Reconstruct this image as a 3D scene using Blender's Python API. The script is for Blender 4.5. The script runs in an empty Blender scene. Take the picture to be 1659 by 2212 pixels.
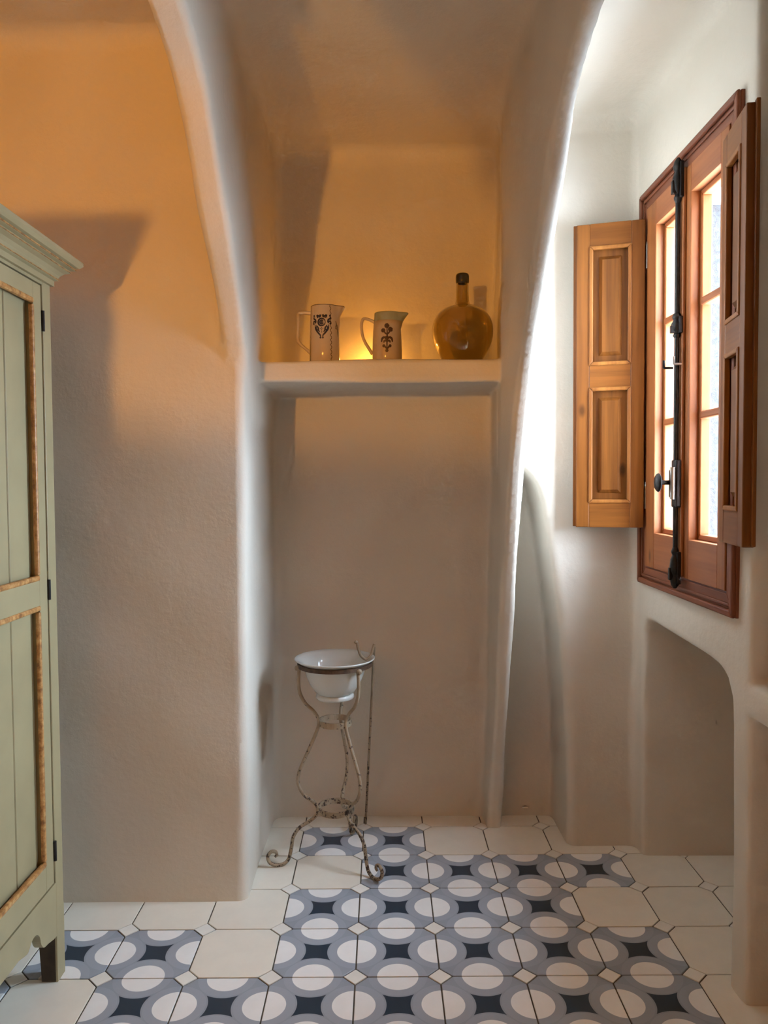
import bpy, math, random
import numpy as np
from mathutils import Vector, Matrix

random.seed(4)
S = 0.22                      # one floor tile (metres); everything below is laid out in tile units
sc = bpy.context.scene
col = sc.collection

# ------------------------------------------------------------------ camera
cam_d = bpy.data.cameras.new('camera')
cam = bpy.data.objects.new('camera', cam_d)
col.objects.link(cam)
cam_d.sensor_fit = 'HORIZONTAL'
cam_d.sensor_width = 36.0
cam_d.lens = 1684.94 * 36.0 / 1659.0
cam_d.clip_start = 0.05
cam.matrix_world = (Matrix.Translation(Vector((-0.1371, -8.985, 5.8305)) * S)
                    @ Matrix.Rotation(-0.0010471, 4, 'Z')
                    @ Matrix.Rotation(math.pi / 2 - 0.038493, 4, 'X')
                    @ Matrix.Rotation(-0.0062435, 4, 'Z'))
sc.camera = cam

# ------------------------------------------------------------------ world, lights, exposure
SKY = 75.0
w = bpy.data.worlds.new('world'); sc.world = w; w.use_nodes = True
bg = w.node_tree.nodes['Background']
bg.inputs[0].default_value = (0.66, 0.82, 1.0, 1)
bg.inputs[1].default_value = SKY

def area(name, loc, size, target, power=0, colr=(1, 1, 1), portal=False):
    d = bpy.data.lights.new(name, 'AREA'); d.shape = 'RECTANGLE'
    d.size = size[0] * S; d.size_y = size[1] * S; d.energy = power; d.color = colr
    if portal: d.cycles.is_portal = True
    o = bpy.data.objects.new(name, d); col.objects.link(o)
    o.location = Vector(loc) * S
    o.rotation_euler = (Vector(target) - Vector(loc)).to_track_quat('-Z', 'Y').to_euler()
    return o
area('window_portal', (5.52, 1.35, 7.2), (3.0, 5.6), (0, 1.35, 7.2), portal=True)
area('fill_opening_portal', (5.52, -6.1, 1.4), (1.7, 2.9), (0, -6.1, 1.4), portal=True)  # added opening, out of view, fills the floor and lower walls with daylight

def bulb(name, loc, power, colr, rad):
    d = bpy.data.lights.new(name, 'POINT'); d.energy = power; d.color = colr; d.shadow_soft_size = rad * S
    o = bpy.data.objects.new(name, d); col.objects.link(o); o.location = Vector(loc) * S
    return o
WARM = (1.0, 0.425, 0.05)
lamp = bpy.data.lights.new('wall_lamp_bulb', 'SPOT'); lamp.energy = 165; lamp.color = WARM
lamp.shadow_soft_size = 0.16 * S; lamp.spot_size = math.radians(162); lamp.spot_blend = 0.10
lo = bpy.data.objects.new('wall_lamp_bulb', lamp); col.objects.link(lo); lo.location = Vector((-4.217, -12.9, 7.30)) * S
lo.rotation_euler = Vector((0.06, math.cos(math.radians(76)), math.sin(math.radians(76)))).to_track_quat('-Z', 'Y').to_euler()
bulb('shelf_lamp_bulb', (-0.32, 4.08, 7.74), 1.5, (1.0, 0.44, 0.07), 0.06)

sc.view_settings.view_transform = 'Standard'
sc.view_settings.look = 'None'
sc.view_settings.gamma = 1.0
sc.view_settings.use_curve_mapping = False
sc.view_settings.exposure = 0.0
sc.cycles.use_adaptive_sampling = True
sc.cycles.adaptive_threshold = 0.1
sc.cycles.adaptive_min_samples = 16
sc.cycles.max_bounces = 8
sc.cycles.caustics_reflective = False

# ------------------------------------------------------------------ materials
def new_mat(name):
    m = bpy.data.materials.new(name); m.use_nodes = True
    nt = m.node_tree
    return m, nt, nt.nodes['Principled BSDF']
def N(nt, t, **kw):
    n = nt.nodes.new(t)
    for k, v in kw.items(): setattr(n, k, v)
    return n
def mixc(nt, fac, a, b):
    n = N(nt, 'ShaderNodeMix', data_type='RGBA')
    for i, v in ((0, fac), (6, a), (7, b)):
        if hasattr(v, 'is_output'): nt.links.new(v, n.inputs[i])
        elif i == 0: n.inputs[0].default_value = v
        else: n.inputs[i].default_value = (*v, 1)
    return n.outputs[2]
def noise(nt, scale, detail=3, vec=None, rough=0.5, dist=0.0):
    n = N(nt, 'ShaderNodeTexNoise'); n.inputs['Scale'].default_value = scale
    n.inputs['Detail'].default_value = detail; n.inputs['Roughness'].default_value = rough
    n.inputs['Distortion'].default_value = dist
    if vec is None: vec = N(nt, 'ShaderNodeTexCoord').outputs['Object']
    nt.links.new(vec, n.inputs['Vector'])
    return n.outputs[0]
def ramp(nt, fac, stops):
    r = N(nt, 'ShaderNodeValToRGB'); e = r.color_ramp.elements
    while len(e) < len(stops): e.new(0.5)
    for i, (p, c) in enumerate(stops):
        e[i].position = p; e[i].color = (*c, 1) if len(c) == 3 else c
    nt.links.new(fac, r.inputs[0]); return r.outputs[0]
def bump(nt, bsdf, h, strength, dist):
    b = N(nt, 'ShaderNodeBump'); b.inputs['Strength'].default_value = strength
    b.inputs['Distance'].default_value = dist
    nt.links.new(h, b.inputs['Height']); nt.links.new(b.outputs[0], bsdf.inputs['Normal'])
def math_n(nt, op, a, b=None):
    n = N(nt, 'ShaderNodeMath', operation=op)
    for i, v in enumerate((a, b)):
        if v is None: continue
        if hasattr(v, 'is_output'): nt.links.new(v, n.inputs[i])
        else: n.inputs[i].default_value = v
    return n.outputs[0]

def plaster():
    m, nt, b = new_mat('limewash_plaster')
    c = ramp(nt, noise(nt, 2.6, 1), [(0.3, (0.63, 0.57, 0.485)), (0.7, (0.69, 0.63, 0.545))])
    nt.links.new(c, b.inputs['Base Color']); b.inputs['Roughness'].default_value = 0.85
    b.inputs['Specular IOR Level'].default_value = 0.25
    bump(nt, b, noise(nt, 26, 4, None, 0.62), 0.34, 0.006)
    return m
M_PLASTER = plaster()

def simple(name, c, rough=0.5, metal=0.0, spec=0.5, var=0.0, scale=30, bmp=0.0):
    m, nt, b = new_mat(name)
    if var:
        lo = tuple(x * (1 - var) for x in c); hi = tuple(min(1, x * (1 + var)) for x in c)
        nt.links.new(ramp(nt, noise(nt, scale, 4), [(0.3, lo), (0.7, hi)]), b.inputs['Base Color'])
    else: b.inputs['Base Color'].default_value = (*c, 1)
    b.inputs['Roughness'].default_value = rough; b.inputs['Metallic'].default_value = metal
    b.inputs['Specular IOR Level'].default_value = spec
    if bmp: bump(nt, b, noise(nt, scale * 3, 4), bmp, 0.002)
    return m

def wood(name, light, dark, axis, rough=0.42, knots=True):
    m, nt, b = new_mat(name)
    tc = N(nt, 'ShaderNodeTexCoord').outputs['Object']
    mp = N(nt, 'ShaderNodeMapping')
    sc_ = [26.0, 26.0, 26.0]; sc_[axis] = 1.6
    mp.inputs['Scale'].default_value = sc_; nt.links.new(tc, mp.inputs[0])
    n1 = noise(nt, 1.0, 5, mp.outputs[0], 0.55, 0.6)
    mp2 = N(nt, 'ShaderNodeMapping'); s2 = [120.0] * 3; s2[axis] = 3.0
    mp2.inputs['Scale'].default_value = s2; nt.links.new(tc, mp2.inputs[0])
    n2 = noise(nt, 1.0, 3, mp2.outputs[0])
    g = math_n(nt, 'ADD', math_n(nt, 'MULTIPLY', n1, 0.72), math_n(nt, 'MULTIPLY', n2, 0.28))
    mid = tuple((a + c) / 2 for a, c in zip(light, dark))
    c = ramp(nt, g, [(0.33, dark), (0.5, mid), (0.66, light)])
    if knots:
        mp3 = N(nt, 'ShaderNodeMapping'); s3 = [9.0] * 3; s3[axis] = 4.5
        mp3.inputs['Scale'].default_value = s3; nt.links.new(tc, mp3.inputs[0])
        v = N(nt, 'ShaderNodeTexVoronoi'); v.inputs['Scale'].default_value = 1.0
        nt.links.new(mp3.outputs[0], v.inputs['Vector'])
        k = ramp(nt, v.outputs['Distance'], [(0.05, (1, 1, 1)), (0.13, (0, 0, 0))])
        c = mixc(nt, math_n(nt, 'MULTIPLY', k, 0.75), c, tuple(x * 0.32 for x in dark))
    nt.links.new(c, b.inputs['Base Color']); b.inputs['Roughness'].default_value = rough
    b.inputs['Specular IOR Level'].default_value = 0.3
    bump(nt, b, g, 0.12, 0.002)
    return m
SH_L, SH_D = (0.235, 0.078, 0.012), (0.125, 0.036, 0.005)
M_SHUT_V = wood('honey_pine_upright', SH_L, SH_D, 2)
M_SHUT_H = wood('honey_pine_cross', SH_L, SH_D, 0)
M_SHUT_PANEL = wood('honey_pine_field', (0.20, 0.066, 0.010), (0.085, 0.025, 0.004), 2)
M_MOULD_PALE = wood('pale_pine_moulding', (0.33, 0.125, 0.026), (0.19, 0.06, 0.011), 2, knots=False)
M_CASE_V = wood('casement_pine_upright', (0.33, 0.115, 0.034), (0.21, 0.064, 0.018), 2)
M_CASE_H = wood('casement_pine_cross', (0.36, 0.125, 0.045), (0.24, 0.075, 0.028), 1)
M_FRAME_V = wood('stained_frame_upright', (0.23, 0.070, 0.030), (0.14, 0.040, 0.018), 2, knots=False)
M_FRAME_H = wood('stained_frame_cross', (0.23, 0.070, 0.030), (0.14, 0.040, 0.018), 1, knots=False)
M_IRON = simple('black_iron', (0.018, 0.016, 0.015), 0.42, 0.6, 0.5, 0.4, 60, 0.2)
M_STEEL = simple('bare_steel', (0.45, 0.43, 0.40), 0.35, 0.9)
M_GREEN = simple('sage_paint', (0.325, 0.275, 0.155), 0.42, 0, 0.4, 0.06, 9, 0.02)
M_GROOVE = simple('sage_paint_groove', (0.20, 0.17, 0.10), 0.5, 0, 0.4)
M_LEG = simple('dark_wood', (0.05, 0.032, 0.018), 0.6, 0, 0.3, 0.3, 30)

def worn_gilt():
    m, nt, b = new_mat('worn_gilt_paint')
    n = noise(nt, 55, 6, None, 0.65)
    c = ramp(nt, n, [(0.36, (0.20, 0.085, 0.025)), (0.5, (0.40, 0.19, 0.055)), (0.66, (0.55, 0.33, 0.13))])
    nt.links.new(c, b.inputs['Base Color']); b.inputs['Roughness'].default_value = 0.45
    bump(nt, b, n, 0.3, 0.003)
    return m
M_GILT = worn_gilt()

def rusty():
    m, nt, b = new_mat('chipped_cream_paint_on_iron')
    tc = N(nt, 'ShaderNodeTexCoord').outputs['Object']
    sep = N(nt, 'ShaderNodeSeparateXYZ'); nt.links.new(tc, sep.inputs[0])
    n = noise(nt, 85, 5, None, 0.6)
    # chips gather towards the feet
    wear = math_n(nt, 'ADD', n, math_n(nt, 'MULTIPLY', sep.outputs[2], 0.20))
    f = ramp(nt, wear, [(0.455, (0, 0, 0)), (0.50, (1, 1, 1))])
    cream = ramp(nt, noise(nt, 24, 3), [(0.3, (0.25, 0.18, 0.11)), (0.7, (0.38, 0.30, 0.205))])
    nt.links.new(mixc(nt, f, (0.045, 0.024, 0.014), cream), b.inputs['Base Color'])
    b.inputs['Roughness'].default_value = 0.6
    bump(nt, b, f, 0.5, 0.001)
    return m
M_RUST = rusty()
M_RUST_DARK = simple('rusted_iron', (0.085, 0.05, 0.03), 0.6, 0.2, 0.4, 0.5, 60, 0.3)

def tile_mats():
    def base(name):
        m, nt, b = new_mat(name)
        b.inputs['Roughness'].default_value = 0.33
        b.inputs['Specular IOR Level'].default_value = 0.42
        inf = N(nt, 'ShaderNodeObjectInfo')
        tone = math_n(nt, 'ADD', math_n(nt, 'MULTIPLY', inf.outputs['Random'], 0.08), 0.93)
        tc = N(nt, 'ShaderNodeTexCoord')
        mott = math_n(nt, 'ADD', math_n(nt, 'MULTIPLY', noise(nt, 14, 5, tc.outputs['Object'], 0.6), 0.16), 0.92)
        k = math_n(nt, 'MULTIPLY', tone, mott)
        return m, nt, b, tc, k
    def finish(nt, b, c, k):
        v = N(nt, 'ShaderNodeVectorMath', operation='SCALE')
        nt.links.new(c, v.inputs[0]); nt.links.new(k, v.inputs[3])
        nt.links.new(v.outputs[0], b.inputs['Base Color'])
    m1, nt, b, tc, k = base('cement_tile_cream')
    rgb = N(nt, 'ShaderNodeRGB'); rgb.outputs[0].default_value = (0.85, 0.80, 0.69, 1)
    finish(nt, b, rgb.outputs[0], k)
    m2, nt, b, tc, k = base('cement_tile_circles')
    sep = N(nt, 'ShaderNodeSeparateXYZ'); nt.links.new(tc.outputs['Object'], sep.inputs[0])
    ax = math_n(nt, 'DIVIDE', math_n(nt, 'ABSOLUTE', sep.outputs[0]), S)
    ay = math_n(nt, 'DIVIDE', math_n(nt, 'ABSOLUTE', sep.outputs[1]), S)
    def dist(px, py):
        a = math_n(nt, 'SUBTRACT', ax, px); c = math_n(nt, 'SUBTRACT', ay, py)
        return math_n(nt, 'SQRT', math_n(nt, 'ADD', math_n(nt, 'MULTIPLY', a, a), math_n(nt, 'MULTIPLY', c, c)))
    d = math_n(nt, 'MINIMUM', dist(0.5, 0.0), dist(0.0, 0.5))
    star = math_n(nt, 'MULTIPLY', math_n(nt, 'GREATER_THAN', d, 0.366), math_n(nt, 'LESS_THAN', math_n(nt, 'MAXIMUM', ax, ay), 0.24))
    c = mixc(nt, star, (0.325, 0.365, 0.42), (0.026, 0.046, 0.072))
    c = mixc(nt, math_n(nt, 'LESS_THAN', d, 0.345), c, (0.365, 0.405, 0.465))
    c = mixc(nt, math_n(nt, 'LESS_THAN', d, 0.244), c, (0.93, 0.93, 0.91))
    finish(nt, b, c, k)
    m3, nt, b, tc, k = base('cement_tile_inset')
    rgb = N(nt, 'ShaderNodeRGB'); rgb.outputs[0].default_value = (0.88, 0.86, 0.79, 1)
    finish(nt, b, rgb.outputs[0], k)
    return m1, m2, m3
M_TCREAM, M_TCIRC, M_TINSET = tile_mats()
M_OCHRE = simple('ochre_limewash', (0.42, 0.31, 0.19), 0.9, 0, 0.2, 0.1, 3)
M_REVEAL_BOUNCE = simple('reveal_bounce_white', (0.84, 0.82, 0.78), 0.9, 0, 0.2, 0.03, 8)  # reveal sides, head and sill whitened to bounce daylight into the bay
M_GROUT = simple('grout', (0.10, 0.085, 0.065), 0.9, 0, 0.2)

def thin_glass():
    m, nt, b = new_mat('window_glass')
    nt.nodes.remove(b)
    tr = N(nt, 'ShaderNodeBsdfTransparent'); tr.inputs[0].default_value = (0.96, 0.97, 0.98, 1)
    gl = N(nt, 'ShaderNodeBsdfGlossy'); gl.inputs['Roughness'].default_value = 0.03
    mx = N(nt, 'ShaderNodeMixShader'); mx.inputs[0].default_value = 0.05
    nt.links.new(tr.outputs[0], mx.inputs[1]); nt.links.new(gl.outputs[0], mx.inputs[2])
    nt.links.new(mx.outputs[0], nt.nodes['Material Output'].inputs[0])
    return m
M_GLASS = thin_glass()
def amber():
    m, nt, b = new_mat('olive_amber_glass')
    b.inputs['Base Color'].default_value = (0.69, 0.575, 0.27, 1)
    b.inputs['Transmission Weight'].default_value = 1.0
    b.inputs['Roughness'].default_value = 0.02
    b.inputs['IOR'].default_value = 1.45
    return m
M_AMBER = amber()
M_AMBER_DARK = simple('dark_olive_glass_lip', (0.035, 0.026, 0.010), 0.12, 0, 0.6)
M_CERAMIC = simple('cream_glazed_stoneware', (0.56, 0.46, 0.35), 0.18, 0, 0.5, 0.05, 12)
M_CERAMIC2 = simple('buff_glazed_stoneware', (0.52, 0.40, 0.27), 0.16, 0, 0.5, 0.06, 12)
M_TEAL = simple('celadon_glaze', (0.32, 0.33, 0.23), 0.16, 0, 0.5)
M_NAVY = simple('cobalt_print', (0.022, 0.018, 0.035), 0.25)
M_BROWN = simple('brown_print', (0.07, 0.035, 0.022), 0.25)
def enamel():
    m, nt, b = new_mat('white_glazed_basin')
    n = noise(nt, 32, 6, None, 0.7)
    spots = ramp(nt, n, [(0.26, (0.10, 0.07, 0.05)), (0.31, (0.56, 0.56, 0.52))])
    nt.links.new(spots, b.inputs['Base Color']); b.inputs['Roughness'].default_value = 0.13
    return m
M_BASIN = enamel()
M_REVEAL_DIMMED = simple('outer_render_dimmed', (0.040, 0.040, 0.040), 0.95, 0, 0.1, 0.30, 90, 0.8)  # far reveal colour darkened to tone down the brightness behind the panes

# ------------------------------------------------------------------ helpers
def tag(o, label=None, cat=None, group=None, kind=None):
    if label: o['label'] = label
    if cat: o['category'] = cat
    if group: o['group'] = group
    if kind: o['kind'] = kind
    return o
def empty(name, loc=(0, 0, 0), rz=0.0, parent=None):
    o = bpy.data.objects.new(name, None); col.objects.link(o)
    o.empty_display_size = 0.05
    o.location = Vector(loc) * S; o.rotation_euler = (0, 0, rz); o.parent = parent
    return o
class MB:
    """collects shapes (tile units), built as one mesh object"""
    def __init__(self): self.v = []; self.f = []; self.sm = []
    def add(self, v, f, smooth=False):
        n = len(self.v); self.v += [tuple(p) for p in v]
        self.f += [tuple(i + n for i in q) for q in f]; self.sm += [smooth] * len(f); return self
    def box(self, x0, x1, y0, y1, z0, z1):
        v = [(x, y, z) for z in (z0, z1) for y in (y0, y1) for x in (x0, x1)]
        return self.add(v, [(0, 2, 3, 1), (4, 5, 7, 6), (0, 1, 5, 4), (1, 3, 7, 5), (3, 2, 6, 7), (2, 0, 4, 6)])
    def prism(self, pts, axis, a, b):
        """pts: 2D outline; extruded along axis from a to b. order of the other axes is cyclic-free: (x,y,z) without axis"""
        n = len(pts); v = []
        for t in (a, b):
            for p in pts:
                q = list(p); q.insert(axis, t); v.append(q)
        f = [tuple(range(n)), tuple(range(2 * n - 1, n - 1, -1))]
        f += [(i, i + n, (i + 1) % n + n, (i + 1) % n) for i in range(n)]
        return self.add(v, f)
    def tube(self, path, rad, seg=8, closed=False, cap=True):
        P = [Vector(p) for p in path]; n = len(P)
        R = rad if isinstance(rad, (list, tuple)) else [rad] * n
        v = []; up = None
        for i, p in enumerate(P):
            if closed: t = (P[(i + 1) % n] - P[i - 1]).normalized()
            else: t = (P[min(i + 1, n - 1)] - P[max(i - 1, 0)]).normalized()
            if up is None:
                up = Vector((0, 0, 1)) if abs(t.z) < 0.9 else Vector((1, 0, 0))
            s = t.cross(up).normalized(); up = s.cross(t).normalized()
            for k in range(seg):
                a = 2 * math.pi * k / seg
                v.append(p + (s * math.cos(a) + up * math.sin(a)) * R[i])
        f = []
        for i in range(n if closed else n - 1):
            j = (i + 1) % n
            for k in range(seg):
                l = (k + 1) % seg
                f.append((i * seg + k, i * seg + l, j * seg + l, j * seg + k))
        self.add(v, f, True)
        if cap and not closed:
            self.add(v[:seg], [tuple(range(seg))[::-1]]); self.add(v[-seg:], [tuple(range(seg))])
        return self
    def lathe(self, prof, c=(0, 0, 0), seg=40, fn=None):
        v = []
        for r, z in prof:
            for k in range(seg):
                a = 2 * math.pi * k / seg
                rr, zz = (r, z) if fn is None else fn(r, z, a)
                v.append((c[0] + rr * math.cos(a), c[1] + rr * math.sin(a), c[2] + zz))
        f = []
        for i in range(len(prof) - 1):
            for k in range(seg):
                l = (k + 1) % seg
                f.append((i * seg + k, i * seg + l, (i + 1) * seg + l, (i + 1) * seg + k))
        return self.add(v, f, True)
    def build(self, name, mat, parent=None, bevel=0.0, seg=2, label=None):
        me = bpy.data.meshes.new(name)
        me.from_pydata([(x * S, y * S, z * S) for x, y, z in self.v], [], self.f)
        me.polygons.foreach_set('use_smooth', self.sm)
        me.materials.append(mat); me.validate(); me.update()
        import bmesh
        bm = bmesh.new(); bm.from_mesh(me)
        bmesh.ops.recalc_face_normals(bm, faces=bm.faces[:]); bm.to_mesh(me); bm.free()
        o = bpy.data.objects.new(name, me); col.objects.link(o); o.parent = parent
        if bevel:
            b = o.modifiers.new('bevel', 'BEVEL'); b.width = bevel * S; b.segments = seg
            b.limit_method = 'ANGLE'; b.angle_limit = math.radians(40)
        if label: o['label'] = label
        return o
def curve_pts(ctrl, n=6):
    """Catmull-Rom through control points"""
    P = [Vector(p) for p in ctrl]; out = []
    for i in range(len(P) - 1):
        p0, p1, p2, p3 = P[max(i - 1, 0)], P[i], P[i + 1], P[min(i + 2, len(P) - 1)]
        for k in range(n):
            t = k / n
            out.append(0.5 * ((2 * p1) + (p2 - p0) * t + (2 * p0 - 5 * p1 + 4 * p2 - p3) * t * t + (3 * p1 - p0 - 3 * p2 + p3) * t ** 3))
    out.append(P[-1]); return out

# ------------------------------------------------------------------ plaster shell (one signed-distance solid, meshed and split by wall)
RES = 0.06
GX = np.arange(-6.75, 5.95, RES, dtype=np.float32)
GY = np.arange(-3.6, 4.75, RES, dtype=np.float32)
GZ = np.arange(-0.20, 12.25, RES, dtype=np.float32)
X = GX[:, None, None]; Y = GY[None, :, None]; Z = GZ[None, None, :]
# hand-trowelled unevenness
wob = (0.016 * np.sin(1.3 * X + 0.9 * Z + 0.4) * np.cos(1.1 * Y - 0.7 * Z)
       + 0.008 * np.sin(3.1 * Z + 2.3 * X + 1.0) * np.sin(2.7 * Y + 0.6)).astype(np.float32)

def sd_box(x0, x1, y0, y1, z0, z1, r=0.1, xs=None):
    xx = X if xs is None else xs
    qx = np.abs(xx - (x0 + x1) / 2) - (x1 - x0) / 2 + r
    qy = np.abs(Y - (y0 + y1) / 2) - (y1 - y0) / 2 + r
    qz = np.abs(Z - (z0 + z1) / 2) - (z1 - z0) / 2 + r
    return (np.sqrt(np.maximum(qx, 0) ** 2 + np.maximum(qy, 0) ** 2 + np.maximum(qz, 0) ** 2)
            + np.minimum(np.maximum(np.maximum(qx, qy), qz), 0) - r)
def sd_poly(U, V, pts):
    d = np.full(np.broadcast(U, V).shape, 1e9, np.float32); sgn = np.ones_like(d)
    n = len(pts)
    for i in range(n):
        ax, ay = pts[i]; bx, by = pts[i - 1]
        ex, ey = bx - ax, by - ay
        wx, wy = U - ax, V - ay
        t = np.clip((wx * ex + wy * ey) / (ex * ex + ey * ey), 0, 1)
        d = np.minimum(d, (wx - ex * t) ** 2 + (wy - ey * t) ** 2)
        c1 = V >= ay; c2 = V < by; c3 = ex * wy > ey * wx
        flip = (c1 & c2 & c3) | (~c1 & ~c2 & ~c3)
        sgn = np.where(flip, -sgn, sgn)
    return sgn * np.sqrt(d)
def extrude(d2, t, r):
    """round-edged extrusion: d2 = outline distance, t = slab distance"""
    a = d2 + r; b = t + r
    return np.minimum(np.maximum(a, b), 0) + np.sqrt(np.maximum(a, 0) ** 2 + np.maximum(b, 0) ** 2) - r
def smin(a, b, k):
    h = np.maximum(k - np.abs(a - b), 0) / k
    return np.minimum(a, b) - h * h * k * 0.25
def smax(a, b, k): return -smin(-a, -b, k)

left_prof = [(2.2, 6.7), (1.75, 7.45), (1.28, 8.12), (0.87, 8.55), (0.29, 9.10), (-0.32, 9.68), (-0.85, 10.07), (-1.63, 10.27), (-2.6, 10.40), (-5, 10.45)]
right_prof = [(3.95, -2), (3.92, 0), (3.63, 0.96), (3.21, 2.16), (2.73, 3.67), (2.21, 4.94), (1.75, 6.21), (0.94, 7.46), (0.14, 8.40),
              (-0.44, 9.02), (-0.94, 9.52), (-1.56, 9.83), (-2.15, 9.97), (-3, 10.10), (-5, 10.15)]
def smooth_prof(p, n=4): return [(q.x, q.y) for q in (Vector((v.x, v.y)) for v in curve_pts([(a, b, 0) for a, b in p], n))]
Y2 = GY[:, None]; Z2 = GZ[None, :]
XL = -2.06 + 0.008 * Z
d_wl = sd_box(-12, 0, 1.68, 9, -3, 16, 0.13, xs=X - XL)
dl = sd_poly(Y2, Z2, smooth_prof(left_prof) + [(-5, 16), (7, 16), (7, 6.7)])[None]
d_rl = extrude(dl, np.maximum(-2.30 - X, X - (XL + 0.03)), 0.075)
XR = 1.57 + 0.006 * Z + 0.24 * np.clip(Z / 11.4, 0, 1) * np.clip((Y - 2.6) / 1.8, 0, 1)
dr = sd_poly(Y2, Z2, smooth_prof(right_prof) + [(-5, 16), (7, 16), (7, -2)])[None]
d_rr = extrude(dr, np.maximum(XR - X, X - 1.83), 0.075)
bay = [(2.78, -2), (2.77, 0.0), (2.76, 0.96), (2.71, 2.45), (2.61, 3.7), (2.42, 5.02), (2.30, 5.66), (2.10, 5.97), (1.85, 6.06), (1.4, 6.08)]
db = sd_poly(GX[:, None], Z2, smooth_prof(bay) + [(1.4, 16), (9, 16), (9, -2)])[:, None, :]
d_bay = np.maximum(extrude(db, 3.25 - Y, 0.14), XR - X)
d_back = 4.42 - Y + 0 * X + 0 * Z
d_right = 3.85 - X + 0 * Y + 0 * Z
und = [(2.92, -3), (2.92, 3.50), (2.82, 3.66), (2.6, 3.69), (1.2, 3.68), (0.25, 3.62), (0.02, 3.53), (-0.12, 3.32), (-0.15, 3.0), (-0.15, -3)]
du = sd_poly(Y2, Z2, und)[None]
d_right = smax(d_right, -np.maximum(du, X - 5.5), 0.09)
d_right = smax(d_right, -sd_box(3, 5.2, -3.0, -0.56, 3.58, 14, 0.03), 0.09)
d_right = smax(d_right, -sd_box(3, 5.45, -3.0, -0.56, -3, 3.24, 0.03), 0.09)
d_right = np.maximum(d_right, -sd_box(2, 9, -0.20, 2.92, 4.36, 10.02, 0.01))
d_right = np.maximum(d_right, -sd_box(5.5, 9, -6, 9, 4.1, 16, 0.01))
d_ceil = np.where(X < -2.15, 11.86, 11.43) - Z + 0 * Y
d_side = X + 6.5 + 0 * Y + 0 * Z
d_shelf = np.maximum(sd_box(-4, 1.78, 2.55, 9, 7.30, 7.63, 0.045), X - 1.75)
prims = [('wall_left', d_wl), ('wall_arch_left', d_rl), ('wall_arch_right', d_rr), ('wall_bay', d_bay), ('wall_back', d_back),
         ('wall_right', d_right), ('ceiling', d_ceil), ('wall_side', d_side), ('wall_shelf', d_shelf)]
full = (len(GX), len(GY), len(GZ))
lab = np.zeros(full, np.uint8); best = np.full(full, 1e9, np.float32)
F = smin(d_wl, d_rl, 0.10)
F = smin(F, d_back, 0.22); F = smin(F, smin(d_rr, d_bay, 0.10), 0.16)
F = smin(F, d_right, 0.16); F = smin(F, d_ceil, 0.30); F = smin(F, d_side, 0.1)
F = smin(F, d_shelf, 0.06) + wob
for i, (_, d) in enumerate(prims):
    d = np.broadcast_to(d, full); m_ = d < best
    lab[m_] = i; best[m_] = d[m_]
F = np.ascontiguousarray(np.broadcast_to(F, full)).astype(np.float32)

def surface_nets(F):
    nx, ny, nz = F.shape
    ins = F < 0
    c = np.zeros((nx - 1, ny - 1, nz - 1), np.uint8)
    for a in (0, 1):
        for b in (0, 1):
            for d in (0, 1): c += ins[a:nx - 1 + a, b:ny - 1 + b, d:nz - 1 + d]
    act = (c > 0) & (c < 8)
    idx = np.argwhere(act); n = len(idx)
    vid = np.full(act.shape, -1, np.int64); vid[act] = np.arange(n)
    acc = np.zeros((n, 3)); cnt = np.zeros(n)
    off = [(a, b, d) for a in (0, 1) for b in (0, 1) for d in (0, 1)]
    for p in off:
        for k in range(3):
            if p[k]: continue
            q = list(p); q[k] = 1
            fa = F[idx[:, 0] + p[0], idx[:, 1] + p[1], idx[:, 2] + p[2]]
            fb = F[idx[:, 0] + q[0], idx[:, 1] + q[1], idx[:, 2] + q[2]]
            m = (fa < 0) != (fb < 0)
            t = np.where(m, fa / np.where(m, fa - fb, 1), 0)
            pos = np.array(p)[None] + np.eye(3)[k][None] * t[:, None]
            acc += pos * m[:, None]; cnt += m
    V = idx + acc / cnt[:, None]
    # normals from the field gradient at each cell
    g = []
    for k in range(3):
        s = 0
        for p in off:
            sg = 1 if p[k] else -1
            s = s + sg * F[idx[:, 0] + p[0], idx[:, 1] + p[1], idx[:, 2] + p[2]]
        g.append(s)
    nrm = np.stack(g, 1); nrm /= np.linalg.norm(nrm, axis=1)[:, None] + 1e-9
    Q = []
    for k in range(3):
        sl0 = [slice(None)] * 3; sl1 = [slice(None)] * 3
        sl0[k] = slice(0, -1); sl1[k] = slice(1, None)
        a, b = ins[tuple(sl0)], ins[tuple(sl1)]
        u, v = (k + 1) % 3, (k + 2) % 3
        for sgn in (0, 1):
            e = np.argwhere(a & ~b if sgn else ~a & b)
            ok = (e[:, u] > 0) & (e[:, v] > 0) & (e[:, u] < F.shape[u] - 1) & (e[:, v] < F.shape[v] - 1)
            e = e[ok]
            def at(du, dv):
                f = e.copy(); f[:, u] += du; f[:, v] += dv
                return vid[f[:, 0], f[:, 1], f[:, 2]]
            q = np.stack([at(-1, -1), at(0, -1), at(0, 0), at(-1, 0)], 1)
            Q.append(q if sgn else q[:, ::-1])
    return V, nrm, np.concatenate(Q), idx
V, NR, Q, IDX = surface_nets(F)
VW = np.stack([GX[0] + V[:, 0] * RES, GY[0] + V[:, 1] * RES, GZ[0] + V[:, 2] * RES], 1)
vl = lab[IDX[:, 0], IDX[:, 1], IDX[:, 2]]
ql = np.sort(vl[Q], axis=1)[:, 1]
walls = {}
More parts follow.
